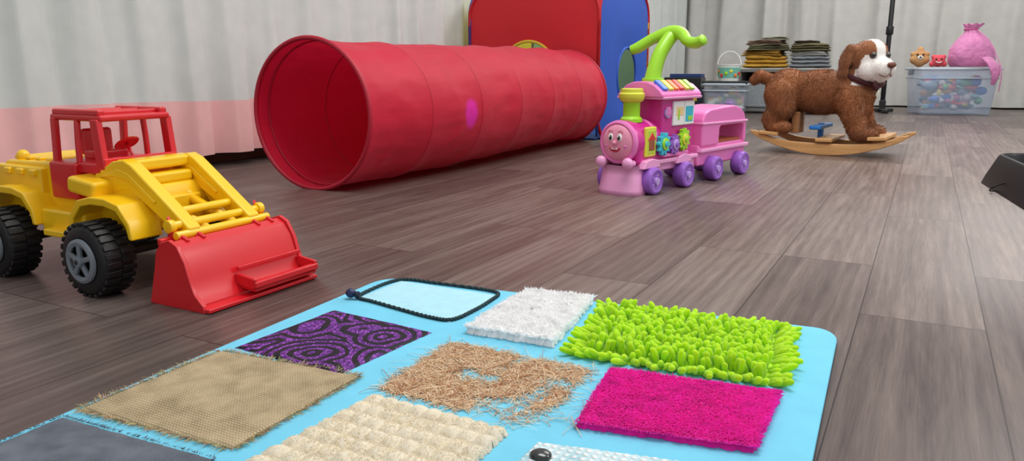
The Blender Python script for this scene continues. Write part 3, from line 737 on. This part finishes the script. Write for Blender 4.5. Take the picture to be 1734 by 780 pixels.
for s in (-1,1):
    parts+=[('c',(-.215,s*.072,.260),.074,(-.205,s*.085,.205),.060),('c',(-.205,s*.085,.205),.054,(-.248,s*.088,.150),.042),('c',(-.248,s*.088,.150),.041,(-.235,s*.090,.122),.039),('e',(-.205,s*.092,.116),(.056,.041,.030))]
    parts+=[('c',(.08,s*.070,.245),.062,(.105,s*.084,.175),.050),('c',(.105,s*.084,.175),.048,(.132,s*.090,.108),.043),('e',(.158,s*.092,.098),(.058,.044,.032))]
parts+=[hm((0,0,.012),(.080,.080,.078)),hm((.02,0,.035),(.062,.066,.060)),hm((.080,0,-.024),(.066,.058,.048)),hm((.055,.034,-.036),(.050,.044,.044)),hm((.055,-.034,-.036),(.050,.044,.044)),
  hm((.070,0,-.058),(.048,.042,.028))]
for s in (-1,1):
    parts+=[hm((-.022,s*.076,.045),(.030,.022,.028)),hm((-.030,s*.092,.0),(.036,.016,.055),(s*.12,0,0)),hm((-.032,s*.094,-.048),(.034,.015,.034))]
mskin=mat('plush_skin',(255,255,255),.9,attr=True,sheen=.3)
body=organic('plush_body',parts,.0065,5,mskin,dg_)
HI=HM.inverted()
BRN=lin((158,100,60)); BRD=lin((124,76,46)); WHT=lin((248,244,238))
def dogcol(p):
    q=HI@p
    if q.length<.17 and q.z>-.10:
        ear=abs(q.y)>.070 and q.x<.012
        if not ear:
            if q.x>.030+.12*abs(q.y)+.5*max(0,q.z) and q.z<.030: return WHT
            if abs(q.y)<.022+.12*max(0,.05-q.z) and q.x>-.01 and q.z>-.03: return WHT
            if q.z<-.030 and q.x>.010: return WHT
        else: return tuple(x*.80 for x in BRN)
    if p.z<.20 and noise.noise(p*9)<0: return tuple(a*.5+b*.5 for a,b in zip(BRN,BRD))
    k=1+.25*noise.noise(p*14)
    return tuple(x*k for x in BRN)
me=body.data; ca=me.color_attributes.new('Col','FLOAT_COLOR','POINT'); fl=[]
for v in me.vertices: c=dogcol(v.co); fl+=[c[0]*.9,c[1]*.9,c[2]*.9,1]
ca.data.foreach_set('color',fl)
acc=[];tot=0
for p in me.polygons:
    tot+=p.area; acc.append(tot)
R=[]
for _ in range(52000):
    i=bisect.bisect_left(acc,random.random()*tot); p=me.polygons[min(i,len(me.polygons)-1)]
    vs=[me.vertices[k].co for k in p.vertices]
    a,b=random.random(),random.random()
    if len(vs)==4: pt=(vs[0]*(1-a)+vs[1]*a)*(1-b)+(vs[3]*(1-a)+vs[2]*a)*b
    else: pt=vs[0].lerp(vs[1],a).lerp(vs[2],b)
    n=p.normal; fl_=Vector((-.35,0,-.6)); d=(n*.65+fl_*.6+Vector((random.gauss(0,.2),random.gauss(0,.2),random.gauss(0,.2)))).normalized()
    c=dogcol(pt); k=random.uniform(.85,1.18); q=HI@pt
    l=.010 if q.length>.15 else .005
    R.append((pt-n*.001,d,l*random.uniform(.6,1.2),.0018,tuple(min(1,x*k) for x in c)))
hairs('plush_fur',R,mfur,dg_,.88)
EY=mat('eye_black',(14,10,10),.08,coat=.8); NS=mat('nose_brown',(110,62,44),.4); RIM=mat('eye_rim',(80,50,34),.6)
for s in (-1,1):
    sph('eye',.0125,hp((.074,s*.036,.030)),EY,dg_)
    sph('eye_rim',(.014,.014,.014),hp((.0700,s*.036,.030)),RIM,dg_)
sph('nose',(.014,.020,.013),hp((.146,0,-.006)),NS,dg_,rot=(0,0,math.radians(-40)))
sweep('mouth_line',[hp((.120,-.036,-.046)),hp((.134,-.014,-.056)),hp((.143,0,-.044)),hp((.134,.014,-.056)),hp((.120,.036,-.046))],.0018,NS,dg_,seg=6,n=5)
sweep('muzzle_seam',[hp((.149,0,-.018)),hp((.145,0,-.044))],.0015,NS,dg_,seg=6,n=1)
MC=mat('collar_maroon',(74,26,34),.7,.2,60)
cc=Vector((.118,-.010,.338)); ax=Vector((.35,-.15,.92)).normalized(); u1=ax.cross(Vector((0,1,0))).normalized(); u2=ax.cross(u1)
sweep('collar',[cc+u1*.083*cos(2*pi*i/32)+u2*.082*sin(2*pi*i/32) for i in range(32)],.009,MC,dg_,cyc=True,n=1,flat=1.5)
sph('bow_knot',(.016,.018,.016),(.182,-.058,.315),MC,dg_)
for s in (-1,1): sph('bow_loop',(.012,.026,.018),(.180,-.058+s*.028,.306),MC,dg_,rot=(s*.5,0,0))
lathe('bell',[(0,.024),(.006,.022),(.010,.012),(.013,.0),(.014,-.004),(.011,-.003)],(.190,-.068,.266),mat('bell_silver',(190,184,170),.25,metal=1),dg_)
sweep('bell_ribbon',[(.184,-.062,.31),(.190,-.068,.29)],.003,MC,dg_,n=1,seg=6)

# ================================================================ BACK-OF-ROOM THINGS
st=root('backdrop_stand',(-.34,7.52,0),.2)
mst=mat('stand_black',(22,22,24),.4); mch=mat('stand_chrome',(176,176,180),.3,metal=.8)
cyl('pole_lower',.020,.95,(0,0,.50),mst,st); cyl('pole_clamp',.030,.07,(0,0,.70),mst,st); cyl('pole_upper',.014,1.3,(0,0,1.40),mch,st)
box('foot_bar',(.18,.05,.03),(0,0,.020),mst,st,bevel=.006); box('foot_bar_cross',(.05,.42,.03),(0,0,.018),mst,st,bevel=.006); box('foot_socket',(.05,.05,.09),(0,0,.06),mst,st,bevel=.006)
tb=root('black_plastic_tray',(.525,2.76,0),math.radians(8))
mbp=mat('black_tray_plastic',(24,25,28),.4,.05,10,spec=.35)
def tray():
    lv=[(.60,.66,.0,.06),(.585,.645,.030,.07),(.54,.60,.095,.08),(.53,.59,.104,.08),(.515,.575,.104,.07),(.505,.565,.095,.07),(.47,.53,.03,.06)]
    v=[];f=[];m=None
    for (w,d,z,r) in lv:
        P=rrect(w,d,r,6); m=len(P); v+=[(x,y,z) for x,y in P]
    for k in range(len(lv)-1):
        for i in range(m): j=(i+1)%m; f.append((k*m+i,k*m+j,(k+1)*m+j,(k+1)*m+i))
    f.append(tuple(range(m-1,-1,-1))); f.append(tuple((len(lv)-1)*m+i for i in range(m)))
    o=pyd('tray_body',v,f,mbp,tb); bev(o,.004,2,25)
tray()
box('tray_rib',(.012,.50,.05),(-.1,0,.06),mbp,tb,bevel=.003); box('tray_rib_b',(.48,.012,.04),(0,.05,.055),mbp,tb,bevel=.003)
sweep('tray_cord',[(-.285,.02,.04),(-.315,.03,.02),(-.318,.05,.006),(-.29,.07,.005)],.0025,mbp,tb,seg=6)
mcl=mat('clear_plastic',(190,208,232),.2,.02,alpha=.45)
mrim=mat('clear_plastic_rim',(206,218,232),.25,alpha=.75)
mtoy=mat('toy_mix',(255,255,255),.4,attr=True)
def storage_box(name,loc,rz,w,d,h,m,rim,content=True,seed=1,handle=True):
    r0=root(name,loc,rz)
    lv=[(w*.88,d*.88,.0),(w*.90,d*.90,.01),(w,d,h)]
    v=[];f=[];mm_=0
    for (a,b,z) in lv:
        P=rrect(a,b,.03,4); mm_=len(P); v+=[(x,y,z) for x,y in P]
    for k in range(2):
        for i in range(mm_): j=(i+1)%mm_; f.append((k*mm_+i,k*mm_+j,(k+1)*mm_+j,(k+1)*mm_+i))
    f.append(tuple(range(mm_-1,-1,-1)))
    pyd('tub',v,f,m,r0)
    P=rrect(w+.02,d+.02,.035,5); sweep('rim',[(x,y,h) for x,y in P],.011,rim,r0,cyc=True,n=1,seg=8)
    sweep('rim_lower',[(x*.97,y*.97,h*.80) for x,y in P],.006,rim,r0,cyc=True,n=1,seg=8)
    if content:
        rnd=random.Random(seed); v=[];f=[];cols=[]
        pal=[(226,90,90),(80,130,210),(230,210,110),(110,190,130),(230,150,190),(240,240,240),(236,236,236),(240,170,100),(150,210,225),(170,130,200),(140,170,190)]
        for k in range(110):
            R_=rnd.uniform(.025,.05); x=rnd.uniform(-w*.40+R_*.3,w*.40-R_*.3);y=rnd.uniform(-d*.38,d*.38); z=rnd.uniform(R_+.012,h*.80); 
            x*=.86+.1*z/h; y*=.86+.1*z/h
            sx,sy,sz=rnd.uniform(.6,1.5),rnd.uniform(.7,1.2),rnd.uniform(.4,1.0); k0=len(v); c=lin(rnd.choice(pal))
            if k%3==0: U_,V_=4,3      # blocky toys
            else: U_,V_=10,6
            for a in range(V_+1):
                for b in range(U_):
                    th=pi*a/V_; ph=2*pi*b/U_+k; v.append((x+R_*sx*sin(th)*cos(ph),y+R_*sy*sin(th)*sin(ph),z+R_*sz*cos(th))); cols.append(c)
            for a in range(V_):
                for b in range(U_): n=(b+1)%U_; f.append((k0+a*U_+b,k0+(a+1)*U_+b,k0+(a+1)*U_+n,k0+a*U_+n))
        pyd('toy_contents',v,f,mtoy,r0,cols=cols,smooth=False)
    return r0
sb=storage_box('clear_storage_box',(.165,7.50,0),math.radians(16),.60,.42,.375,mcl,mrim,seed=3)
for s in (-1,1): box('box_handle',(.02,.10,.05),(s*.315,0,.35),mat('handle_grey',(120,130,144),.4),sb,bevel=.008)
# slumped drawstring bag : wide soft body, gathered neck folded to the right, strap hanging over the rim
bag=root('pink_drawstring_bag',(.300,7.42,0),.2)
mbag=mat('pink_bag_fabric',(212,126,178),.6,.12,8,bump=.8,bs=18,bd=.018,sheen=.3)
v=[];f=[];ns,nv=72,30
for j in range(nv+1):
    t=j/nv
    z=.392+.30*t
    rr=[.150,.168,.176,.178,.174,.166,.152,.134,.112,.084,.056,.046]; x_=t*(len(rr)-1); i0=min(int(x_),len(rr)-2); r_=rr[i0]+(rr[i0+1]-rr[i0])*(x_-i0)
    for i in range(ns):
        a=2*pi*i/ns; w=1+.045*sin(a*10+2*t)*t+.10*noise.noise(Vector((cos(a)*1.2,sin(a)*1.2,t*1.6)))+.05*noise.noise(Vector((cos(a)*5,sin(a)*5,t*5)))
        v.append((r_*w*cos(a)-.035*t*t,r_*.75*w*sin(a),z))
for j in range(nv):
    for i in range(ns): k=(i+1)%ns; f.append((j*ns+i,j*ns+k,(j+1)*ns+k,(j+1)*ns+i))
f.append(tuple(range(ns-1,-1,-1))); f.append(tuple(nv*ns+i for i in range(ns)))
pyd('bag_body',v,f,mbag,bag)
v=[];f=[]
for j in range(9):
    t=j/8
    for i in range(ns):
        a=2*pi*i/ns; r_=.044+.030*t+.010*t*sin(a*8); v.append((-.036+.015*t+r_*cos(a),r_*.6*sin(a),.688+.045*t+.006*sin(a*8+1)*t))
for j in range(8):
    for i in range(ns): k=(i+1)%ns; f.append((j*ns+i,j*ns+k,(j+1)*ns+k,(j+1)*ns+i))
pyd('bag_ruffle',v,f,mbag,bag)
sweep('bag_neck_cord',[(-.036+.050*cos(a),.034*sin(a),.690) for a in [2*pi*i/20 for i in range(20)]],.006,mat('cord_rose',(196,84,144),.6),bag,seg=6,cyc=True,n=1)
sweep('bag_flap',[(.06,-.17,.46),(.10,-.232,.40),(.115,-.245,.33),(.105,-.24,.25)],[.05,.055,.045,.02],mbag,bag,seg=12,flat=.3)
sweep('bag_cord',[(.00,-.04,.685),(.07,-.13,.60),(.12,-.19,.48),(.155,-.242,.36),(.155,-.235,.20)],.004,mbag,bag,seg=8)
tp=root('tan_bear_toy',(-.085,7.40,.388),.1)
organic('bear_head',[('e',(0,0,.062),(.078,.052,.046)),('e',(0,0,.100),(.056,.046,.046)),('e',(0,0,.138),(.028,.030,.034)),('e',(-.055,0,.110),.020),('e',(.055,0,.110),.020),('c',(0,0,.042),.042,(0,0,.06),.055)],.008,3,mat('tan_plush',(200,150,100),.9,.1,30,bump=.5,bs=80),tp)
for s in (-1,1): sph('eye',.008,(s*.022,-.046,.105),BLK,tp)
sph('snout',(.022,.014,.016),(0,-.050,.080),WH,tp)
sph('nose',(.009,.007,.007),(0,-.064,.084),BLK,tp)
rp=root('red_smiling_plush',(.055,7.36,.375),.1)
organic('plush_ball',[('e',(0,0,.066),(.050,.042,.050)),('e',(-.036,0,.098),.020),('e',(.036,0,.098),.020),('e',(-.044,0,.04),.024),('e',(.044,0,.04),.024)],.007,2,mat('coral_plush',(226,84,96),.85,.08,30),rp)
for s in (-1,1): sph('eye',.007,(s*.02,-.041,.080),BLK,rp)
sweep('smile',[(-.022,-.040,.060),(0,-.046,.050),(.022,-.040,.060)],.004,WH,rp,seg=6)

sh=root('low_storage_shelf',(-1.09,7.02,0),.05)
msh=mat('shelf_grey',(120,118,116),.5,.08)
for z in (.03,.36): box('shelf_board',(.74,.40,.025),(0,0,z),msh,sh,bevel=.003)
for x in (-.36,-.0,.36): box('shelf_upright',(.02,.38,.33),(x,0,.195),msh,sh,bevel=.003)
box('shelf_back',(.72,.01,.33),(0,.19,.195),mat('shelf_dark',(60,58,58),.7),sh,bevel=0)
box('grey_basket',(.30,.30,.22),(-.18,-.02,.155),mat('basket_grey',(150,156,160),.6,.1,40,bump=.4,bs=80),sh,bevel=.02)
box('white_basket',(.30,.30,.20),(.18,-.02,.145),mat('basket_white',(200,204,206),.6,.1,40,bump=.4,bs=80),sh,bevel=.02)
def folded(name,parent,size,loc,col,rz=0,seed=0):
    """folded garment: several thin soft layers with a rounded fold at the front"""
    L_=3; v=[];f=[];n=22; th=size[2]/L_
    for l in range(L_):
        k0=len(v); sx=size[0]*(1-.05*l+.04*noise.noise(Vector((seed,l,0)))); sy=size[1]*(1-.04*l)
        ring=[]
        for i in range(n+1):
            for j in range(n+1):
                for side in (0,):
                    x=(i/n-.5)*sx; y=(j/n-.5)*sy
                    e=max(abs(i/n-.5),abs(j/n-.5))*2; prof=max(0,1-e**6)**.5
                    z0=th*(l-L_/2+.5); w=.012*noise.noise(Vector((x*7+seed,y*7,l*.2)))+.006*noise.noise(Vector((x*22,y*22+seed,l)))
                    dx=.012*noise.noise(Vector((x*6,y*6+seed,l*3)))
                    v.append((x+dx,y+dx*.5,z0+w*(.4+.6*l/L_)+prof*th*.62)); v.append((x+dx,y+dx*.5,z0+w*(.4+.6*l/L_)-prof*th*.5))
        m_=n+1
        for i in range(n):
            for j in range(n):
                A=k0+2*(i*m_+j); B=k0+2*((i+1)*m_+j); C=k0+2*((i+1)*m_+j+1); D=k0+2*(i*m_+j+1)
                f.append((A,B,C,D)); f.append((A+1,D+1,C+1,B+1))
    o=pyd(name,v,f,mat(name+'_cloth',col,.95,.12,12,bump=.4,bs=60,bd=.004,spec=.15),parent); o.location=loc; o.rotation_euler=(0,0,rz); return o
cl=root('folded_clothes_pile',(-1.09,6.99,.377),.05)
for nm,sz,z,c,x,rz in (('mustard',(.38,.32,.10),.056,(190,148,62),-.17,.1),('mustard_b',(.34,.28,.05),.128,(164,126,56),-.19,-.1),('olive',(.36,.30,.05),.176,(106,104,80),-.160,.15),('brown',(.30,.26,.04),.218,(120,98,84),-.17,-.2),('grey_top',(.20,.18,.03),.250,(136,138,122),-.11,.4),
    ('grey',(.34,.30,.10),.056,(128,132,136),.19,.05),('pale',(.30,.26,.04),.124,(166,166,162),.18,-.05),('dark_hat',(.33,.26,.06),.172,(96,90,66),.18,.1),('hat_top',(.20,.17,.03),.214,(74,66,52),.15,.3)):
    folded(nm,cl,sz,(x,0,z),c,rz,len(nm)*3)
cb=storage_box('clear_craft_box',(-1.48,6.50,0),.1,.34,.28,.25,mat('clear_plastic_b',(190,204,214),.2,alpha=.45),mrim,seed=9)
box('black_lid',(.36,.30,.03),(0,0,.262),mst,cb,bevel=.008)
bu=root('craft_bucket',(-1.46,6.47,.278),.2)
lathe('bucket_body',[(.078,0),(.092,.125),(.096,.125),(.096,.135),(.09,.135)],(0,0,0),mat('bucket_white',(226,230,226),.35),bu)
lathe('bucket_label',[(.0825,.025),(.0925,.108)],(0,0,0),mat('label_teal',(120,190,170),.5),bu)
for i in range(14):
    a=2*pi*i/14; sph('label_spot_%d'%i,(.014,.004,.014),(.089*cos(a),.089*sin(a),.045+.035*(i%3)/2),[OR,RD,LG,YL][i%4],bu,rot=(0,0,a+pi/2))
sweep('bucket_bail',[(.094*cos(a),.094*sin(a)*.3,.13+.11*sin(a)) for a in [pi*i/8 for i in range(9)]],.003,WH,bu,seg=6)
dk=root('stacked_dark_boxes',(-1.95,6.95,0),.1)
box('lower_box',(.36,.3,.20),(0,0,.10),mat('box_navy',(30,40,62),.5,.1),dk,bevel=.01)
box('upper_box',(.33,.28,.10),(-.01,0,.251),mat('box_black',(26,28,32),.4,.1),dk,bevel=.01)
box('blue_folder',(.28,.20,.03),(.01,0,.316),mat('folder_blue',(34,60,120),.5),dk,bevel=.004)
box('box_label',(.10,.006,.05),(.08,-.152,.12),mat('label_yellow',(220,190,70),.5),dk,bevel=.001)

# ================================================================ LIGHT
w=bpy.data.worlds.new('world'); sc.world=w; w.use_nodes=True
bg=w.node_tree.nodes['Background']; bg.inputs[0].default_value=(.95,.97,1,1); bg.inputs[1].default_value=.70
def area(name,loc,size,e,col=(1,.97,.93),rot=(0,0,0)):
    l=bpy.data.lights.new(name,'AREA'); l.shape='RECTANGLE'; l.size=size[0]; l.size_y=size[1]; l.energy=e; l.color=col
    o=bpy.data.objects.new(name,l); sc.collection.objects.link(o); o.location=loc; o.rotation_euler=rot; return o
area('ceiling_light',(-.3,1.6,2.55),(1.6,.8),42)
area('ceiling_light.001',(-.3,4.4,2.55),(1.6,.8),42)
area('ceiling_light.002',(-.3,7.0,2.55),(1.6,.8),33)
area('ceiling_light.003',(2.2,3.0,2.55),(1.6,.8),42)
def spot(name,loc,target,ang,e,col):
    l=bpy.data.lights.new(name,'SPOT'); l.energy=e; l.spot_size=ang; l.spot_blend=.5; l.color=col; l.shadow_soft_size=.01
    o=bpy.data.objects.new(name,l); sc.collection.objects.link(o); o.location=loc
    o.rotation_euler=(Vector(target)-Vector(loc)).to_track_quat('-Z','Y').to_euler()
spot('party_light_purple',(1.2,2.2,2.3),(-1.462,2.386,.22),math.radians(1.5),3000,(.055,.03,1))
spot('party_light_blue',(1.2,2.2,2.3),(-.02,3.35,0),math.radians(3.0),60,(.35,.2,1))
# ================================================================ CAMERA
cam=bpy.data.cameras.new('camera'); cam.sensor_width=36; cam.lens=36*1280/1734; cam.clip_start=.02
co=bpy.data.objects.new('camera',cam); sc.collection.objects.link(co); co.location=(0,0,.38)
co.rotation_euler=(math.radians(90-12.1),0,math.radians(28.4)); sc.camera=co
